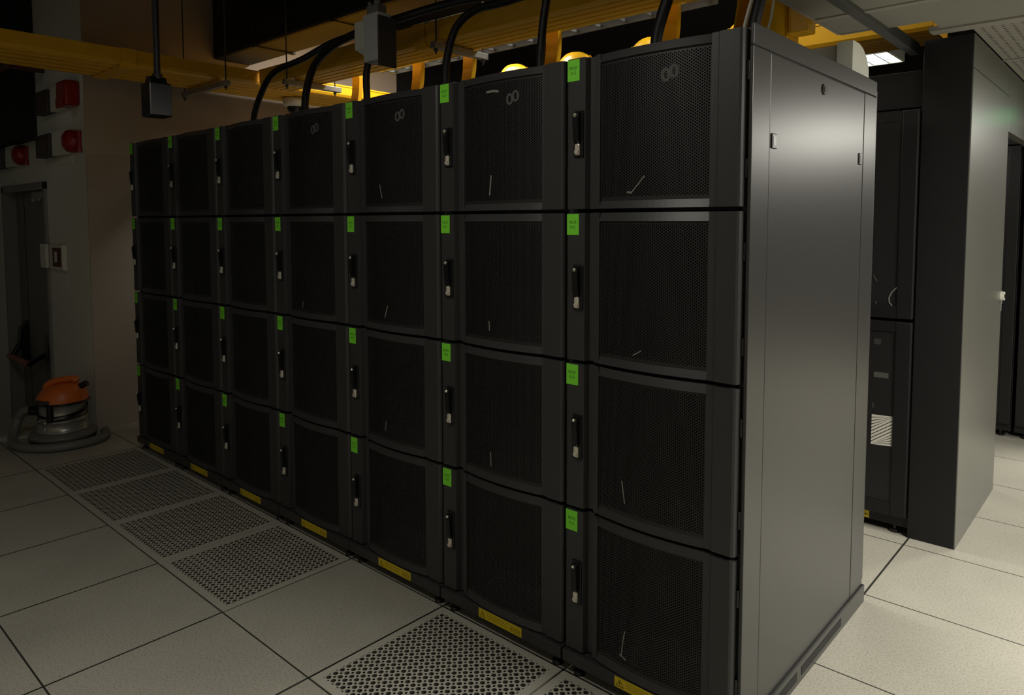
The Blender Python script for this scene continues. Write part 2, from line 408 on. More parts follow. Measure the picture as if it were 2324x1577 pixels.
def warn_label():
    mb = MB(); x0, x1, z0, z1, y = -.386, -.176, .046, .0795, -.0154
    mb.box(x0, x1, y, -.0139, z0, z1, 0)
    def T(pts, mi): mb.add([(px, y-.0004, pz) for px, pz in pts], [tuple(range(len(pts)))], mi)
    c, zb, zt = x0+.020, z0+.005, z1-.004
    T([(c-.015, zb), (c+.015, zb), (c, zt)], 1)
    mb.add([(c-.0112, y-.0008, zb+.0022), (c+.0112, y-.0008, zb+.0022), (c, y-.0008, zt-.004)], [(0, 1, 2)], 0)
    mb.add([(c-.0013, y-.0012, zb+.008), (c+.0013, y-.0012, zb+.008), (c+.0018, y-.0012, zb+.016), (c-.0018, y-.0012, zb+.016)], [(0, 1, 2, 3)], 1)
    mb.add([(c-.0013, y-.0012, zb+.004), (c+.0013, y-.0012, zb+.004), (c+.0013, y-.0012, zb+.0062), (c-.0013, y-.0012, zb+.0062)], [(0, 1, 2, 3)], 1)
    for k, (a, e) in enumerate(((.042, .150), (.042, .135), (.042, .145))):
        zz = z1-.006-k*.0075; T([(x0+a, zz-.0030), (x0+e, zz-.0030), (x0+e, zz), (x0+a, zz)], 2)
    for k in range(3):   # small outlined pictograms at the right
        xx = x0+.158+k*.016
        for q in (((0, 0), (.012, 0), (.012, .0012), (0, .0012)), ((0, .018), (.012, .018), (.012, .0192), (0, .0192)), ((0, 0), (.0012, 0), (.0012, .0192), (0, .0192)), ((.0108, 0), (.012, 0), (.012, .0192), (.0108, .0192)), ((.005, .004), (.007, .004), (.009, .014), (.006, .012))):
            T([(xx+a, z0+.006+c2) for a, c2 in q], 1)
    return mb
SH = {}
def shared(key, mbf, name, mats, parent, off, label=None):
    """first use builds the mesh, later uses copy the object"""
    if key not in SH: SH[key] = o = mbf().build(name, mats, parent, off, label)
    else:
        o = SH[key].copy(); COL.objects.link(o); o.parent = parent
    return o
SCR = {  # scratches low on the mesh: rack, row -> list of (points, width)
    (1, 0): [([(-.345, -.425), (-.325, -.405), (-.300, -.378)], .0035), ([(-.362, -.424), (-.345, -.427)], .006)],
    (1, 1): [([(-.335, -.430), (-.305, -.412)], .0035)],
    (1, 2): [([(-.372, -.340), (-.366, -.375), (-.360, -.410)], .004)],
    (1, 3): [([(-.355, -.330), (-.362, -.365), (-.368, -.415)], .004), ([(-.375, -.412), (-.350, -.420)], .005)],
    (2, 0): [([(-.322, -.350), (-.326, -.385), (-.330, -.420)], .006), ([(-.345, -.060), (-.310, -.060), (-.285, -.064)], .008)],
    (2, 1): [([(-.335, -.380), (-.333, -.415)], .005)],
    (2, 2): [([(-.330, -.370), (-.327, -.420)], .005)],
    (3, 0): [([(-.355, -.360), (-.345, -.400), (-.340, -.415)], .004)],
    (3, 1): [([(-.310, -.370), (-.330, -.420)], .005)],
    (3, 2): [([(-.330, -.370), (-.335, -.410)], .004)],
    (4, 1): [([(-.345, -.400), (-.350, -.430)], .004)],
}
def make_rack(k, label, side=False):
    X = GX-.6*(k-1)
    root = thing('server_rack', (X+CX, CY, 0), label, 'server rack', 'black server racks in the main row')
    shared('frame', rack_frame, 'rack_frame', [M['black'], M['inner']], root, OFF())
    rail = shared('rail', lambda: MB().bbox(-.595, -.003, -.014, .03, .042, .0825, .002), 'bottom_rail', M['black'], root, OFF())
    shared('warn', warn_label, 'warning_label', [M['yellow'], M['inkb'], M['inkt']], rail, OFF(), 'yellow warning label with a triangle')
    for i, (x, y) in enumerate(((-.548, .02), (-.040, .02), (-.548, 1.08), (-.040, 1.08))):
        shared('foot%d' % i, lambda: foot_geo(x, y), 'levelling_foot', M['handle'], root, OFF())
    for row in range(4):
        zt = 2.016-DP*row
        dr = shared('door', door_shell, 'door', M['black'], root, OFF())
        dr.location = (0, 0, zt)
        global s_recalc
        s_recalc = False
        shared('mesh', door_mesh, 'mesh_panel', M['blackmesh'], dr, OFF(), 'perforated black mesh')
        s_recalc = True
        shared('handle', handle_geo, 'handle', M['handle'], dr, OFF())
        shared('lock', lock_geo, 'lock', M['chrome'], dr, OFF(), 'nickel lock barrel')
        for i, z in enumerate((-.085, -.345)): shared('hinge%d' % i, lambda: hinge_geo(z), 'hinge', M['handle'], dr, OFF())
        sticker(k, row).build('rack_label', [M['green'], M['ink']], dr, OFF(), 'green printed rack label')
        if (k, row) in SCR:
            mb = MB()
            for pts, w in SCR[(k, row)]: strip_on_mesh(mb, pts, w)
            mb.build('scratch', M['scratch'], dr, OFF(), 'pale scratch in the mesh')
        if row == 0 and k <= 4:
            mb = MB(); cx, cz = -.222, -.092
            for sx in (-1, 1):    # two worn rings of glue left by a removed badge
                c = (cx+sx*.0125, cz+sx*.004)
                pts = [(c[0]+.011*math.cos(a), c[1]+.016*math.sin(a)) for a in [2*PI*t/26 for t in range(27)]]
                strip_on_mesh(mb, pts, .011 if k == 1 else .008)
            mb.build('glue_residue', M['residue'], dr, OFF(), 'faded grey ring of glue residue')
    if side:
        D = 1.13; t = .010
        mb = MB()
        mb.bbox(.0, t, .022, D, 1.972, 2.030, .003); mb.bbox(.0, t, .022, .138, .075, 1.970, .002)
        mb.bbox(.0, t, .985, D, .075, 1.970, .002); mb.bbox(-.0, t-.001, .141, .982, .075, 1.968, .002)
        mb.box(0.0005, .006, .024, D, .07, 2.02, 1)
        sp = mb.build('side_panel', [M['side'], M['sidedark']], root, OFF(), 'charcoal grey steel side panel')
        for y in (.170, .950):
            mb = MB(); mb.bbox(t-.002, t+.003, y-.018, y+.016, 1.708, 1.750, .002, 0); mb.box(t+.002, t+.0036, y-.012, y+.006, 1.716, 1.742, 1)
            mb.build('latch', [M['side'], M['handle']], sp, OFF(), 'black recessed slide latch')
        mb = MB(); mb.disc((t+.001, .56, 1.925), .017, 'x', 20, 0, .005); mb.disc((t+.003, .56, 1.925), .010, 'x', 16, 1, .004)
        mb.build('key_lock', [M['steeldark'], M['handle']], sp, OFF())
        mb = MB(); mb.bbox(.0, t+.008, .022, D+.01, .0, .070, .003)
        for y0, y1 in ((.06, .43), (.47, .86)): mb.box(t+.007, t+.0092, y0, y1, .022, .050, 1)
        mb.build('side_skirt', [M['side'], M['sidedark']], root, OFF(), 'grey skirting strip with dark slots')
        # rear door edge seen at the back corner
        mb = MB(); mb.bbox(-.59, .004, D+.002, D+.03, .08, 2.0, .004); mb.build('rear_door', M['black'], root, OFF())
    return root
RL = {1: 'nearest black server rack in the row, labels 01, with the charcoal side panel on show',
      2: 'second nearest black server rack, green labels 02, four mesh doors',
      3: 'third black server rack from the near end, green labels 03',
      4: 'middle rack of the row of seven, green labels 04',
      5: 'fifth rack from the near end, green labels 05, three from the far wall end',
      6: 'second farthest rack in the row, green labels 06',
      7: 'farthest rack in the row, green labels 07, near the beige wall'}
for k in range(1, 8): make_rack(k, RL[k], k == 1)

# ------------------------------------------------------------------ overhead fibre trays
def tray(name, label, axis, a0, a1, lo, hi, z0, z1, skip=()):
    """yellow trough: base with shallow ribs and two side walls with rolled rims"""
    mb = MB(); t = .006
    prof = [(lo, z1), (lo-.004, z1), (lo-.004, z1-.012), (lo, z1-.014), (lo+.002, z0+.03), (lo+.012, z0+.012), (lo+.03, z0+.002)]
    nb = 4
    for k in range(nb):
        u = lo+.03+(hi-lo-.06)*(k+.5)/nb; prof += [(u-.014, z0), (u-.010, z0-.005), (u+.010, z0-.005), (u+.014, z0)]
    prof += [(hi-.03, z0+.002), (hi-.012, z0+.012), (hi-.002, z0+.03), (hi, z1-.014), (hi+.004, z1-.012), (hi+.004, z1), (hi, z1)]
    inner = [(hi-.008, z1-.002), (hi-.010, z0+.03), (hi-.035, z0+.010), (lo+.035, z0+.010), (lo+.010, z0+.03), (lo+.008, z1-.002)]
    poly = prof+inner
    if axis == 'y': mb.prism(poly, 'y', a0, a1)
    else: mb.prism(poly, 'x', a0, a1)
    # joint collars every two metres
    L = a1-a0; n = max(1, int(abs(L)/1.8))
    for k in range(n):
        c = a0+L*(k+.5)/n
        g = [(lo-.010, z1+.003), (lo-.010, z0+.02), (lo+.02, z0-.012), (hi-.02, z0-.012), (hi+.010, z0+.02), (hi+.010, z1+.003), (hi+.003, z1+.003), (hi+.003, z0+.02), (hi-.02, z0-.003), (lo+.02, z0-.003), (lo-.003, z0+.02), (lo-.003, z1+.003)]
        mb.prism(g, axis, c-.05, c+.05)
    return tag(mb.build(name, M['tray']), label, 'cable tray')
tray('fibre_tray', 'yellow cable tray across the far end, hung in front of the beige wall', 'y', -3.4, 3.4, -4.70, -4.15, 2.51, 2.615)
tray('fibre_tray', 'long yellow cable tray running above the rack row', 'x', -4.138, -.55, .90, 1.20, 2.50, 2.62)
tray('fibre_tray', 'orange yellow cable tray behind the white box, above the second rack row', 'x', -4.138, -.06, 2.32, 2.66, 2.46, 2.60)
# spill-outs: yellow curved chutes from the tray edge down to the racks
def spillout(width, bell):
    """path in the local y-z plane: over the rim at y=0, out to +y and down"""
    path = [(-.03, -.03), (-.01, .02), (.03, .045), (.075, .035), (.10, .0), (.105, -.08), (.10, -.16), (.085, -.24), (.055, -.31), (.010, -.37), (-.03, -.40)]
    mb = MB(); t = .004; nW = 8 if bell else 4
    rows = []
    for i, (y, z) in enumerate(path):
        a = path[max(i-1, 0)]; c = path[min(i+1, len(path)-1)]; ty, tz = c[0]-a[0], c[1]-a[1]; l = math.hypot(ty, tz); ny, nz = -tz/l, ty/l
        if ny < 0 and i > 3 or (nz < 0 and i <= 3): ny, nz = -ny, -nz
        row = []
        for s_ in [-1+2*j/nW for j in range(nW+1)]:
            if bell: d = -.055*s_*s_
            else: d = 0
            row.append((s_*width/2, y+ny*d, z+nz*d, ny, nz))
        lip = .028 if not bell else .012
        row = [(row[0][0], row[0][1]+ny*lip, row[0][2]+nz*lip, ny, nz)]+row+[(row[-1][0], row[-1][1]+ny*lip, row[-1][2]+nz*lip, ny, nz)]
        rows.append(row)
    m = len(rows[0])
    for lay in (0, 1):
        vs = [(p[0], p[1]-p[3]*t*lay, p[2]-p[4]*t*lay) for r in rows for p in r]
        mb.add(vs, [(i*m+j, i*m+j+1, (i+1)*m+j+1, (i+1)*m+j) for i in range(len(rows)-1) for j in range(m-1)], 0, bell)
    return mb
spo = spillout(.085, False).build('spillout_chute', M['spill'])
SL = ['yellow chute dropping from the tray, leftmost, in front of the bright tray side',
      'yellow chute dropping from the tray, left of the fixing strut',
      'yellow chute curving down by the end of the fixing strut',
      'yellow chute dropping behind the cable of the second nearest rack',
      'yellow chute dropping behind the cable of the nearest rack']
for i, x in enumerate((-3.51, -2.84, -2.36, -1.70, -.97)):
    o = spo if i == 0 else spo.copy()
    if i: COL.objects.link(o)
    o.location = (x, 1.203, 2.600); tag(o, SL[i], 'cable chute', 'yellow chutes under the tray over the racks')
bell = spillout(.27, True).build('spillout_hood', M['spill'])
BL = ['rounded yellow hood just above the third nearest rack', 'rounded yellow hood above the gap between the two nearest racks',
      'rounded yellow hood left of the cable over the nearest rack', 'rounded yellow hood at the front corner of the nearest rack']
for i, x in enumerate((-2.84, -2.27, -1.66, -.99)):
    o = bell if i == 0 else bell.copy()
    if i: COL.objects.link(o)
    o.location = (x, 2.30, 2.650); o.rotation_euler = (0, 0, PI); tag(o, BL[i], 'cable chute', 'rounded yellow hoods seen over the rack tops')
# end fitting of the row tray: large down-spout and side box
t = thing('tray_drop_fitting', (-.45, 1.1, 2.02), 'large yellow drop fitting above the near corner rack, at the end of the row tray', 'cable tray fitting')
o0 = (-.45, 1.1, 2.02)
mb = MB()
path = [(1.10, 2.62), (1.10, 2.52), (1.09, 2.42), (1.06, 2.32), (1.00, 2.22), (.94, 2.12), (.88, 2.021)]
xa, xb = -.52, -.372
for i in range(len(path)-1):
    (y0, z0), (y1, z1) = path[i], path[i+1]
    y0 += .10; y1 += .10
    mb.add([(xa, y0, z0), (xb, y0, z0), (xb, y1, z1), (xa, y1, z1), (xa, y0+.008, z0), (xb, y0+.008, z0), (xb, y1+.008, z1), (xa, y1+.008, z1)], [(0, 1, 2, 3), (4, 7, 6, 5), (0, 3, 7, 4), (1, 5, 6, 2)])
mb.build('drop_spout', M['spill'], t, o0)
def sidewall(x, ya, yb, m, name):
    mb = MB()
    for i in range(len(path)-1):
        (y0, z0), (y1, z1) = path[i], path[i+1]
        v = [(x-.004, y0+ya, z0), (x-.004, y0+yb, z0), (x-.004, y1+yb, z1), (x-.004, y1+ya, z1)]
        v += [(x+.004, p[1], p[2]) for p in v]
        mb.add(v, [(0, 1, 2, 3), (4, 7, 6, 5), (0, 3, 7, 4), (1, 5, 6, 2)])
    mb.build(name, m, t, o0)
sidewall(-.524, 0, .11, M['spill'], 'side_wall'); sidewall(-.368, 0, .17, M['spill'], 'side_wall')
sidewall(-.368, -.006, .0, M['whitebox'], 'pale_edge')
mb = MB(); mb.bbox(-.358, -.272, 1.202, 1.29, 2.285, 2.395, .006); mb.box(-.364, -.358, 1.195, 1.30, 2.275, 2.405)
mb.build('side_box', M['spill'], t, o0)
mb = MB(); mb.tube([(-.385, 1.32, 2.021), (-.385, 1.32, 2.42)], .028, 16); mb.build('down_pipe', M['spill'], t, o0)
# trapeze struts with threaded rods
def strut(label, axis, a0, a1, c, z, rods):
    t = thing('tray_hanger', (c, (a0+a1)/2, z) if axis == 'y' else ((a0+a1)/2, c, z), label, 'tray hanger')
    o0 = tuple(t.location)
    mb = MB()
    if axis == 'y': mb.bbox(c-.02, c+.02, a0, a1, z-.02, z+.015, .002)
    else: mb.bbox(a0, a1, c-.02, c+.02, z-.02, z+.015, .002)
    mb.build('strut_bar', M['steel'], t, o0)
    for r in rods:
        p = (c, r) if axis == 'y' else (r, c)
        mb = MB(); mb.tube([(*p, z-.05), (*p, 3.6)], .005, 8); mb.tube([(*p, z-.035), (*p, z-.020)], .012, 6); mb.build('threaded_rod', M['steeldark'], t, o0)
strut('steel hanger strut with rods under the row tray, nearer one with a bright end', 'y', .84, 1.26, -2.165, 2.475, (.865, 1.235))
strut('steel hanger strut with rods under the row tray, farther one by the yellow junction', 'y', .84, 1.30, -3.70, 2.475, (.865, 1.255))
strut('steel hanger strut under the tray at the far end wall', 'x', -4.76, -4.05, .615, 2.480, (-4.74, -4.08))
# galvanised ladder rail alongside the tray
mb = MB()
for y in (1.36, 1.46): mb.box(-3.3, -.8, y-.006, y+.006, 2.555, 2.605)
for k in range(16): mb.box(-3.25+k*.16, -3.235+k*.16, 1.36, 1.46, 2.56, 2.575)
tag(mb.build('cable_ladder', M['steel']), 'thin grey cable ladder running just behind the row tray', 'cable ladder')

# ------------------------------------------------------------------ black power cables, tap-off boxes
def smooth(pts, n=8):
    P = [Vector(p) for p in pts]; out = []
    for i in range(len(P)-1):
        a, b_, c, d_ = P[max(i-1, 0)], P[i], P[i+1], P[min(i+2, len(P)-1)]
        for k in range(n):
            t = k/n; out.append(.5*((2*b_)+(-a+c)*t+(2*a-5*b_+4*c-d_)*t*t+(-a+3*b_-3*c+d_)*t**3))
    out.append(P[-1]); return out
Y0 = .55
CB = [([(-3.60, 2.02), (-3.585, 2.176), (-3.50, 2.307), (-3.33, 2.434), (-3.10, 2.50, .62), (-2.92, 2.60, .74), (-2.75, 2.66, .90), (-2.5, 2.645, .98), (-1.9, 2.642, 1.0)], .019, 'black cable bending over from the top of the fifth rack, leftmost of the cables'),
      ([(-2.985, 2.02), (-2.979, 2.182), (-2.951, 2.295), (-2.862, 2.42), (-2.683, 2.495), (-2.42, 2.53), (-2.2, 2.57, .62), (-1.95, 2.63, .76), (-1.7, 2.655, .87), (-1.2, 2.648, .92), (-.7, 2.648, .93)], .022, 'black cable bending over from the fourth rack and passing behind the grey box'),
      ([(-2.37, 2.02), (-2.372, 2.188), (-2.372, 2.30), (-2.33, 2.42)], .019, 'black cable rising straight into the underside of the hanging grey box'),
      ([(-1.757, 2.02), (-1.753, 2.178), (-1.736, 2.291), (-1.672, 2.42), (-1.542, 2.475), (-1.35, 2.475), (-1.1, 2.50), (-.85, 2.62), (-.8, 2.8)], .019, 'black cable bending over from the second rack, crossing the yellow tray diagonally'),
      ([(-1.163, 2.02), (-1.16, 2.166), (-1.143, 2.329), (-1.12, 2.45), (-1.08, 2.62), (-1.0, 2.8)], .018, 'black cable rising steeply beside the chute above the second nearest rack'),
      ([(-.60, 2.02), (-.592, 2.182), (-.571, 2.259), (-.545, 2.33), (-.50, 2.48), (-.46, 2.7)], .022, 'thick black cable rising from the nearest rack in front of a white edged chute'),
      ([(-.235, 2.02), (-.217, 2.156), (-.196, 2.246), (-.17, 2.33), (-.14, 2.6)], .020, 'thick black cable at the near corner rack beside the large yellow spout')]
for pts, r, lab in CB:
    mb = MB(); mb.tube(smooth([(p[0], p[2] if len(p) > 2 else Y0, p[1]) for p in [(pts[0][0], 2.0215)]+pts[1:]]), r, 12)
    if r >= .018: mb.tube([(pts[0][0], Y0, 2.0215), (pts[0][0], Y0, 2.034)], r+.008, 14)
    tag(place(mb.build('power_cable', M['cable']), (pts[0][0], Y0, 2.02)), lab, 'cable', 'black power cables above the racks')
# white data cord pairs at the near racks
mb = MB(); mb.tube(smooth([(-.66, .60, 2.02), (-.655, .60, 2.12), (-.61, .60, 2.26), (-.585, .60, 2.40), (-.56, .60, 2.6)]), .006, 8)
tag(place(mb.build('data_cable', M['whitebox']), (-.66, .60, 2.02)), 'thin white data cable rising beside the thick cable on the nearest rack', 'cable')
mb = MB(); mb.tube(smooth([(-.275, .56, 2.02), (-.265, .56, 2.12), (-.235, .56, 2.24), (-.20, .56, 2.34), (-.18, .56, 2.6)]), .006, 8)
tag(place(mb.build('data_cable', M['whitebox']), (-.275, .56, 2.02)), 'thin white data cable left of the thick cable at the near corner', 'cable')
# grey tap-off box
t = thing('power_tap_box', (-2.2, .49, 2.33), 'grey metal power box hanging above the fourth rack with a white plate on its side', 'power box')
o0 = (-2.2, .49, 2.33)
mb = MB(); mb.bbox(-2.262, -2.139, .45, .535, 2.325, 2.565, .003); mb.build('box_body', M['greybox'], t, o0)
mb = MB(); mb.bbox(-2.139, -2.128, .447, .56, 2.295, 2.545, .002); mb.build('side_cover', M['steeldark'], t, o0, label='dark side cover')
mb = MB(); mb.bbox(-2.345, -2.264, .455, .475, 2.40, 2.545, .004)
for k in range(9): mb.box(-2.290, -2.275, .4535, .456, 2.41+k*.0135, 2.413+k*.0135, 1)
mb.build('white_plate', [M['whitebox'], M['greybox']], t, o0, label='white plate with fine tick marks')
mb = MB(); mb.prism([(-2.335, 2.40), (-2.262, 2.40), (-2.262, 2.36)], 'y', .458, .53); mb.build('cable_gland', M['greybox'], t, o0)
mb = MB(); mb.tube([(-2.2, .49, 2.565), (-2.2, .49, 3.6)], .012, 10); mb.bbox(-2.245, -2.155, .46, .52, 2.565, 2.61, .004)
for x in (-2.235, -2.165): mb.tube([(x, .475, 2.605), (x, .475, 2.63)], .010, 10)
mb.build('hanger', M['steel'], t, o0)
# black drop socket on a conduit
t = thing('drop_socket', (-2.6, -.45, 1.985), 'black hanging power socket on a conduit, in front of the left cable tray', 'power socket')
o0 = (-2.6, -.45, 1.985)
mb = MB(); mb.bbox(-2.655, -2.555, -.505, -.405, 1.985, 2.135, .006)
mb.prism([(-2.645, 2.135), (-2.565, 2.135), (-2.585, 2.165), (-2.625, 2.165)], 'y', -.49, -.42); mb.build('socket_box', M['handle'], t, o0)
mb = MB(); mb.box(-2.662, -2.654, -.500, -.41, 2.0, 2.12); mb.build('socket_cover', M['steel'], t, o0, label='pale socket cover edge')
mb = MB(); mb.tube([(-2.6, -.45, 2.16), (-2.6, -.45, 3.6)], .0145, 12); mb.tube([(-2.6, -.45, 2.155), (-2.6, -.45, 2.18)], .022, 12); mb.build('conduit', M['cable'], t, o0)
# black air duct out of the end wall
mb = MB(); mb.bbox(-4.845, -.9, .895, 1.215, 2.80, 3.35, .02)
for k in range(4): mb.bbox(-4.2+k*1.0, -4.16+k*1.0, .885, 1.222, 2.79, 3.36, .004)
tag(mb.build('air_duct', M['duct']), 'black square air duct coming out of the beige wall over the racks', 'duct')
# dome camera under the far tray
t = thing('dome_camera', (-4.42, 1.36, 2.42), 'white dome security camera under the yellow tray junction', 'security camera')
o0 = (-4.42, 1.36, 2.42)
mb = MB(); mb.lathe([(0, 2.505), (.09, 2.505), (.095, 2.49), (.09, 2.455), (.07, 2.44), (0, 2.44)], (-4.42, 1.36, -.003), 28); mb.build('camera_base', M['paper'], t, o0)
mb = MB(); mb.lathe([(.06, 2.442), (.058, 2.42), (.045, 2.395), (.02, 2.38), (0, 2.377)], (-4.42, 1.36, -.003), 24); mb.build('dome', M['handle'], t, o0)

# ------------------------------------------------------------------ things on the left wall
mb = MB(); mb.bbox(-8.4, -5.94, -.20, -.051, 2.17, 3.55, .006)
tag(mb.build('black_wall_duct', M['duct']), 'tall black duct box on the white wall above the exit door', 'duct')
mb = MB(); mb.tube([(-8.4, -.28, 2.70), (-5.62, -.28, 2.70)], .028, 14); mb.tube([(-5.66, -.28, 2.70), (-5.62, -.28, 2.70)], .034, 14)
mb.box(-5.72, -5.69, -.29, -.0505, 2.67, 2.73)
tag(mb.build('brown_pipe', M['brown']), 'reddish brown pipe ending in front of the black duct box', 'pipe')
def alarm(label, x0, zc, style):
    """white back box with a dark window panel at the left and a red sounder at the right"""
    t = thing('alarm_panel', (x0+.42, -.05, zc), label, 'alarm', 'red alarm units on the white wall'); o0 = tuple(t.location)
    mb = MB(); mb.bbox(x0+.30, x0+.62, -.10, -.051, zc-.085, zc+.095, .006); mb.build('back_box', M['paper'], t, o0)
    mb = MB(); mb.bbox(x0, x0+.32, -.125, -.053, zc-.085, zc+.085, .005); mb.box(x0+.015, x0+.305, -.1265, -.1245, zc-.07, zc+.07, 1)
    mb.build('window_panel', [M['steeldark'], M['maroon']], t, o0, label='dark window panel')
    mb = MB()
    if style == 'strobe':
        mb.bbox(x0+.62, x0+.82, -.15, -.051, zc-.09, zc+.09, .02); mb.bbox(x0+.66, x0+.78, -.165, -.145, zc-.105, zc-.03, .01)
    else:
        for y0_, r in ((-.052, .085), (-.075, .085)): pass
        pts = [(x0+.70, -.052, zc), (x0+.70, -.085, zc), (x0+.70, -.115, zc), (x0+.70, -.135, zc), (x0+.70, -.142, zc)]
        mb.tube(pts, [.082, .084, .074, .045, .01], 28); mb.bbox(x0+.62, x0+.82, -.075, -.051, zc-.07, zc+.07, .006)
        mb.tube([(x0+.81, -.065, zc-.085), (x0+.81, -.065, zc-.055)], .02, 12)
    mb.build('sounder', M['red'], t, o0, label='red sounder')
alarm('square red sounder with black window panel, upper unit by the wall corner', -5.73, 2.42, 'strobe')
alarm('round red bell with dark red window panel, lower unit by the wall corner', -5.73, 2.09, 'bell')
alarm('round red bell with a grey window panel directly above the exit door', -7.03, 2.07, 'bell')
mb = MB(); mb.bbox(-5.47, -5.12, -.058, -.0505, 1.935, 2.0, .002); tag(mb.build('notice_plate', M['paper']), 'small white notice plate under the round red bell by the corner', 'sign')
t = thing('door_release', (-5.5, -.05, 1.24), 'white break glass door release box beside the exit door', 'switch'); o0 = (-5.5, -.05, 1.24)
mb = MB(); mb.bbox(-5.65, -5.33, -.085, -.0505, 1.14, 1.335, .006); mb.build('housing', M['paper'], t, o0)
mb = MB(); mb.box(-5.56, -5.36, -.087, -.084, 1.165, 1.31); mb.build('window', M['brown'], t, o0)
mb = MB(); mb.box(-5.51, -5.45, -.089, -.086, 1.20, 1.28); mb.build('button', M['paper'], t, o0)
mb = MB(); mb.bbox(-5.845, -5.70, -.095, -.0705, 1.145, 1.335, .006); tag(mb.build('card_reader', M['paper']), 'white card reader at the edge of the exit door frame', 'card reader')
mb = MB(); mb.box(-5.64, -5.34, -.0525, -.0505, 1.01, 1.12); tag(mb.build('paper_notice', M['wallA']), 'faint paper notice taped under the white release box', 'notice')

# ------------------------------------------------------------------ vacuum cleaner
VX, VY = -4.735, -.29
t = thing('vacuum_cleaner', (VX, VY, 0), 'orange and steel drum vacuum cleaner on the floor by the exit door', 'vacuum cleaner'); o0 = (VX, VY, 0); t.scale = (.74, .74, .69)
C3 = (VX, VY, 0)
mb = MB(); mb.lathe([(0, .045), (.25, .045), (.275, .06), (.28, .085), (.27, .105), (.22, .118), (.20, .125), (0, .125)], C3, 48); mb.build('wheel_base', M['vgrey'], t, o0)
mb = MB(); mb.lathe([(.262, .03), (.27, .045), (.262, .06)], C3, 48); mb.build('bumper_ring', M['handle'], t, o0)
for a in (.5, 2.1, 3.7, 5.3):
    c = (VX+.23*math.cos(a), VY+.23*math.sin(a)); mb = MB(); mb.tube([(c[0]-.012, c[1], .022), (c[0]+.012, c[1], .022)], .022, 16); mb.tube([(*c, .022), (*c, .05)], .008, 8); mb.build('castor', M['handle'], t, o0)
mb = MB(); mb.lathe([(.205, .12), (.212, .125), (.212, .135), (.203, .14), (.203, .225), (.208, .23), (.208, .238), (.188, .245), (.188, .40), (.192, .402), (0, .402)], C3, 48); mb.build('drum', M['drum'], t, o0)
# orange head: tapered lump with a raised ridge handle, higher to the right
mb = MB(); mb.lathe([(.215, .400), (.222, .405), (.222, .418), (.205, .420)], C3, 48); mb.build('head_rim', M['handle'], t, o0)
mb = MB(); n = 40; prof = [(.215, .415), (.212, .45), (.195, .50), (.165, .545), (.12, .57), (.06, .582), (.0, .585)]
ax = Vector((.72, .69))
vs = []; fs = []
for r, z in prof:
    for j in range(n):
        x, y = r*math.cos(2*PI*j/n), r*math.sin(2*PI*j/n)
        lift = (z-.415)/.17*.035*((x*ax.x+y*ax.y)/.2); q = 1-.06*max(0, math.cos(4*2*PI*j/n))*(z-.415)/.17
        vs.append((VX+x*q, VY+y*q, z+lift))
fs = [(i*n+j, i*n+(j+1) % n, (i+1)*n+(j+1) % n, (i+1)*n+j) for i in range(len(prof)-1) for j in range(n)]
mb.add(vs, fs, 0, True); head = mb.build('motor_head', M['orange'], t, o0)
mb = MB(); hp = [Vector((VX, VY, 0))+Vector((ax.x*s_, ax.y*s_, z)) for s_, z in ((-.15, .53), (-.12, .575), (-.05, .605), (.05, .622), (.11, .628), (.14, .60))]
mb.tube(smooth(hp, 4), .032, 10); mb.build('carry_handle', M['orange'], head, o0)
mb = MB(); p0 = Vector((VX+ax.x*.17, VY+ax.y*.17, .55)); mb.tube([p0, p0+Vector((ax.x*.06, ax.y*.06, .035))], .030, 14); mb.build('blower_port', M['handle'], head, o0, label='black blower port')
mb = MB(); mb.bbox(VX+.02, VX+.16, VY-.225, VY-.15, .425, .455, .006); mb.build('head_vent', M['steeldark'], head, o0)
mb = MB(); mb.tube([(VX+.13, VY-.14, .24), (VX+.13, VY-.14, .40)], .03, 12); mb.build('clamp', M['handle'], t, o0)
for dz in (.17, .235):
    mb = MB(); mb.disc((VX+.11, VY-.18, dz), .012, 'y', 14, 0, .01); mb.build('rivet', M['paper'], t, o0)
# power cord wound round the drum
mb = MB()
for k in range(5):
    z0 = .245+k*.022; tilt = .03+.012*(k % 3); ph = .9+.35*k
    pts = [(VX+.200*math.cos(a), VY+.200*math.sin(a), z0+tilt*math.cos(a-ph)) for a in [2*PI*q/40 for q in range(41)]]
    mb.tube(pts, .0055, 8)
mb.build('power_cord', M['handle'], t, o0)
# hose: out of the drum at the left, loop to the floor, round the front to the right
left = Vector((-.69, -.72)).normalized()
inl = Vector((VX, VY, .31))+Vector((left.x*.19, left.y*.19, 0))
e1 = inl+Vector((left.x*.10, left.y*.10, .0))
mb = MB(); mb.tube([inl-Vector((left.x*.03, left.y*.03, 0)), inl, e1], [.055, .052, .046], 16); mb.build('hose_cuff', M['handle'], t, o0)
hp = [e1]
for (fr, rad, z) in ((0, .36, .30), (0, .41, .20), (.22, .41, .09), (.6, .385, .046), (1.0, .37, .042), (1.5, .365, .042), (2.0, .365, .042), (2.5, .37, .042), (2.9, .375, .042), (3.2, .365, .044), (3.6, .33, .05)):
    a = math.atan2(left.y, left.x)+fr
    hp.append(Vector((VX+rad*math.cos(a), VY+rad*math.sin(a), z)))
mb = MB(); sp = smooth(hp, 10); mb.tube(sp, [.039+.0022*(i % 2) for i in range(len(sp))], 14); mb.build('hose', M['vgrey'], t, o0)

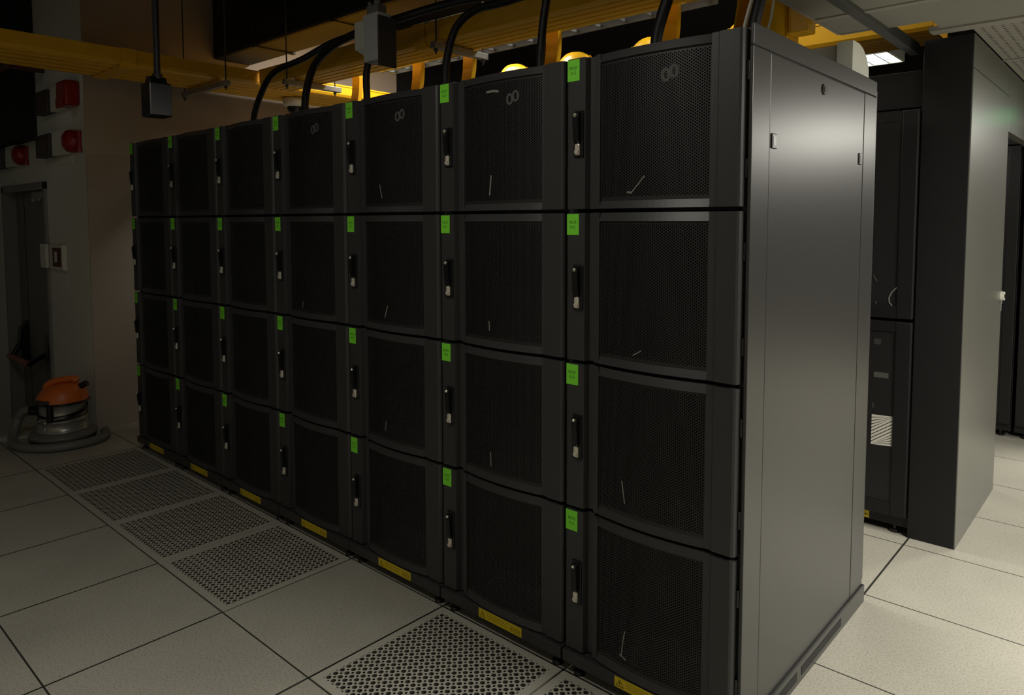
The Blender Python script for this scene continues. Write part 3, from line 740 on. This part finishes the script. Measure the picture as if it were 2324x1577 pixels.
# ------------------------------------------------------------------ white box on the near rack
t = thing('white_unit', (-.16, 1.04, 2.03), 'white rounded plastic unit on top of the nearest rack at the back', 'unit'); o0 = (-.16, 1.04, 2.03)
mb = MB(); pr = [(.955, 2.021), (1.150, 2.021), (1.155, 2.03), (1.150, 2.085), (1.120, 2.125), (1.075, 2.150), (1.03, 2.160), (.955, 2.160)]
mb.prism(pr, 'x', -.075, -.02); mb.build('end_cap', M['whitebox'], t, o0)
mb = MB(); pr2 = [(.96, 2.021), (1.140, 2.021), (1.140, 2.08), (1.11, 2.118), (1.07, 2.142), (1.03, 2.150), (.96, 2.150)]
mb.prism(pr2, 'x', -.34, -.077); mb.build('housing', M['beigebox'], t, o0, label='beige housing')
mb = MB(); mb.box(-.0205, -.0185, .955, 1.152, 2.033, 2.035); mb.build('seam', M['steeldark'], t, o0)

# ------------------------------------------------------------------ second row cabinet, containment panel, third row
def cabinet(label, xr, yf, w=.6, ndoor=2, H=2.2, yellow=True, wear=True):
    cx, cy = xr-w/2, yf+.5; t = thing('cabinet', (cx, cy, 0), label, 'server cabinet'); o0 = (cx, cy, 0)
    mb = MB(); mb.bbox(xr-w, xr-w+.02, yf+.02, yf+1.0, .05, H, .002); mb.bbox(xr-.02, xr, yf+.02, yf+1.0, .05, H, .002)
    mb.box(xr-w, xr, yf+.02, yf+1.0, H-.02, H); mb.box(xr-w+.02, xr-.02, yf+.98, yf+1.0, .05, H); mb.box(xr-w, xr, yf+.02, yf+1.0, .05, .08)
    mb.box(xr-w+.02, xr-.02, yf+.25, yf+.26, .08, H-.02, 1)
    mb.bbox(xr-w, xr, yf+.01, yf+.03, 2.03, H, .003); mb.box(xr-w, xr, yf+.0122, yf+.03, .038, .085)
    mb.build('cabinet_frame', [M['blackshade'], M['inner']], t, o0)
    zs = [(.09, 1.03), (1.045, 2.02)] if ndoor == 2 else [(.09, 2.02)]
    for q, (z0, z1) in enumerate(zs):
        mb = MB(); f = .045 if q == 0 else .05
        mb.bbox(xr-w+.004, xr-w+.07, yf-.02, yf+.01, z0, z1, .004); mb.bbox(xr-.075, xr-.004, yf-.02, yf+.01, z0, z1, .006)
        mb.box(xr-w+.07, xr-.075, yf-.018, yf+.01, z0, z0+.06); mb.box(xr-w+.07, xr-.075, yf-.018, yf+.01, z1-.05, z1)
        dr = mb.build('door', M['blackshade'], t, o0)
        mb = MB(); mb.box(xr-w+.07, xr-.075, yf-.012, yf-.008, z0+.06, z1-.05); mb.build('mesh_panel', M['blackmesh'], dr, o0)
        if wear and q == 0:
            # white label seen through the diagonal mesh, drawn as pale stripes
            mb = MB(); px0, px1, pz0, pz1 = xr-.168, xr-.062, .420, .572
            nb = 9
            for k in range(-6, nb+2):
                a = pz0+(pz1-pz0)*k/nb; e_ = a+.075; h = .0125
                q0 = [(px0, a), (px1, e_), (px1, e_+h), (px0, a+h)]
                q0 = [(x, min(max(z, pz0), pz1)) for x, z in q0]
                if max(z for _, z in q0)-min(z for _, z in q0) < .004: continue
                mb.add([(x, yf-.0132, z) for x, z in q0], [(0, 1, 2, 3)])
            mb.build('label_patch', M['paper'], dr, o0, label='pale striped patch seen through the mesh')
            for (a, c, e, g, mm) in ((.165, .100, .752, .778, 'residue'), (.168, .138, .912, .940, 'steeldark'), (.168, .160, .60, .625, 'steeldark')):
                mb = MB(); mb.box(xr-a, xr-c, yf-.0130, yf-.012, e, g); mb.build('equipment_label', M[mm], dr, o0)
        if wear and q == 1:
            mb = MB(); pts = [(xr-.052, 1.200), (xr-.078, 1.190), (xr-.098, 1.168), (xr-.109, 1.142), (xr-.107, 1.118), (xr-.090, 1.098), (xr-.062, 1.093)]
            for (x0, z0_), (x1, z1_) in zip(pts, pts[1:]):
                mb.tube([(x0, yf-.0132, z0_), (x1, yf-.0132, z1_)], .0028, 6)
            mb.build('chalk_mark', M['scratch'], dr, o0, label='curved pale scuff mark')
            mb = MB(); mb.tube([(xr-.180, yf-.013, 1.245), (xr-.165, yf-.013, 1.215)], .002, 6); mb.tube([(xr-.168, yf-.013, 1.12), (xr-.162, yf-.013, 1.09)], .002, 6); mb.build('scratch', M['residue'], dr, o0)
    if yellow:
        mb = MB(); mb.box(xr-.38, xr-.172, yf+.0098, yf+.0125, .042, .078); mb.box(xr-.205, xr-.18, yf+.0094, yf+.0099, .056, .061, 1)
        mb.build('warning_label', [M['yellow'], M['inkb']], t, o0, label='yellow warning label')
    for x in (xr-w+.06, xr-.06):
        for y in (yf+.03, yf+.92):
            mb = MB(); mb.tube([(x, y, .012), (x, y, .055)], .010, 10); mb.tube([(x, y, 0), (x, y, .015)], .022, 14); mb.build('levelling_foot', M['handle'], t, o0)
    return t
cabinet('black half-height door cabinet between the rack row and the tall grey panel', -.003, 1.905)
t = thing('end_panel', (.098, 2.4, 0), 'tall grey aisle end panel with a dark edge, right of the black cabinet', 'aisle panel'); o0 = (.098, 2.4, 0)
mb = MB(); mb.bbox(0.0, .193, 1.895, 2.40, 0, 2.325, .002); mb.build('front_post', M['blackshade'], t, o0, label='smooth front face with its shade painted dark')  # front made darker than the grey side: its shade is put into the colour
mb = MB(); mb.bbox(.185, .197, 1.897, 2.905, 0.0, 2.178, .002); mb.bbox(.0, .186, 2.40, 2.903, 0, 2.325, .002); mb.build('face_sheet', M['contain'], t, o0, label='light grey face')
mb = MB(); mb.bbox(.185, .197, 1.897, 2.905, 2.181, 2.326, .002); mb.build('top_sheet', M['contain'], t, o0)
t2 = t
mb = MB(); mb.tube([(.188, 2.885, 1.095), (.215, 2.885, 1.095)], .024, 18, 0); mb.tube([(.212, 2.885, 1.095), (.2165, 2.885, 1.095)], .013, 14, 1)
mb.build('lock_ring', [M['whitebox'], M['handle']], t2, o0, label='bright round lock')
mb = MB(); mb.bbox(.16, .193, 2.903, 2.93, 1.06, 1.17, .003); mb.build('lock_plate', M['steel'], t2, o0)
mb = MB(); mb.bbox(.17, .19, 2.955, 2.995, 1.085, 1.115, .004); mb.bbox(.17, .19, 2.97, 3.01, 1.035, 1.078, .008); mb.bbox(.172, .188, 2.98, 2.998, 1.0, 1.036, .004); mb.box(.174, .186, 2.92, 2.96, 1.095, 1.105)
mb.build('bolt_keeper', M['steel'], t2, o0, label='small steel bolt and padlock')
mb = MB(); mb.bbox(.15, .197, 2.906, 4.12, 1.992, 2.326, .002)
tag(mb.build('header_panel', M['contain']), 'light grey header panel over the dark aisle doorway at the right edge', 'aisle panel')
cabinet('black cabinet deep in the aisle doorway beyond the grey end panel', .115, 4.15, ndoor=1, H=2.15, yellow=False, wear=False)
cabinet('black cabinet at the right edge of the doorway view, next to a dark gap', .735, 4.15, ndoor=1, H=2.15, yellow=False, wear=False)

# ------------------------------------------------------------------ suspended ceiling on the right, lamp beyond
ZC = 2.33
def slab(mb, x0, x1, y0, y1, mi=0): mb.box(x0, x1, y0, y1, ZC, ZC+.02, mi)
mb = MB()
slab(mb, -.25, 5, -3.7, 1.215); slab(mb, -.25, -.115, 1.255, 1.53); slab(mb, -.07, .10, 1.255, 1.57); slab(mb, .10, 5, 1.255, 1.72); slab(mb, .20, 5, 1.80, 7.8, 1)
struct(mb, 'ceiling', [M['ceil'], M['dots']], 'grey suspended ceiling tiles over the right aisle, one pierced with rows of dots', 'ceiling')
mb = MB(); mb.box(-.25, 5, 1.215, 1.255, ZC-.006, ZC+.012); mb.box(.055, 5, 1.72, 1.80, ZC-.008, ZC+.012); mb.box(-.262, -.25, -3.7, 1.53, ZC-.004, ZC+.02); mb.box(-.25, -.115, 1.53, 1.545, ZC-.004, ZC+.02)
mb.box(.6, .63, 1.80, 7.8, ZC-.006, ZC+.01); mb.box(.2, 5, 2.62, 2.65, ZC-.006, ZC+.01)
struct(mb, 'trim_1', M['frame'], 'pale grey ceiling grid frame', 'ceiling frame')
mb = MB(); mb.bbox(-.106, -.064, .6, 2.10, ZC-.022, ZC+.03, .003)
struct(mb, 'trim_2', M['beam'], 'dark grey ceiling beam running across the tile gap', 'ceiling beam')
t = thing('ceiling_lamp', (-.85, 3.5, 2.60), 'lit white louvre ceiling lamp seen between the rack top and the grey panel', 'ceiling lamp'); o0 = (-.85, 3.5, 2.60)
mb = MB(); x0, x1, y0, y1 = -1.15, -.52, 3.30, 3.70
mb.box(x0, x1, y0, y1, 2.66, 2.68); mb.box(x0, x1, y0, y0+.012, 2.60, 2.66); mb.box(x0, x1, y1-.012, y1, 2.60, 2.66); mb.box(x0, x0+.012, y0, y1, 2.60, 2.66); mb.box(x1-.012, x1, y0, y1, 2.60, 2.66)
mb.build('lamp_body', M['whitebox'], t, o0)
for y in (3.38, 3.50, 3.62):
    mb = MB(); mb.tube([(x0+.02, y, 2.64), (x1-.02, y, 2.64)], .016, 12); mb.build('lamp_tube', M['glow'], t, o0)
mb = MB()
for k in range(6): mb.box(x0+.03+k*.10, x0+.036+k*.10, y0+.012, y1-.012, 2.603, 2.63)
for y in (3.44, 3.56): mb.box(x0+.012, x1-.012, y-.004, y+.004, 2.603, 2.635)
mb.build('louvre', M['lampgrey'], t, o0)
mb = MB()
for (x, y) in ((-1.1, 3.35), (-.57, 3.35), (-1.1, 3.65), (-.57, 3.65)): mb.tube([(x, y, 2.68), (x, y, 3.6)], .004, 6)
mb.build('hanging_wire', M['steeldark'], t, o0)
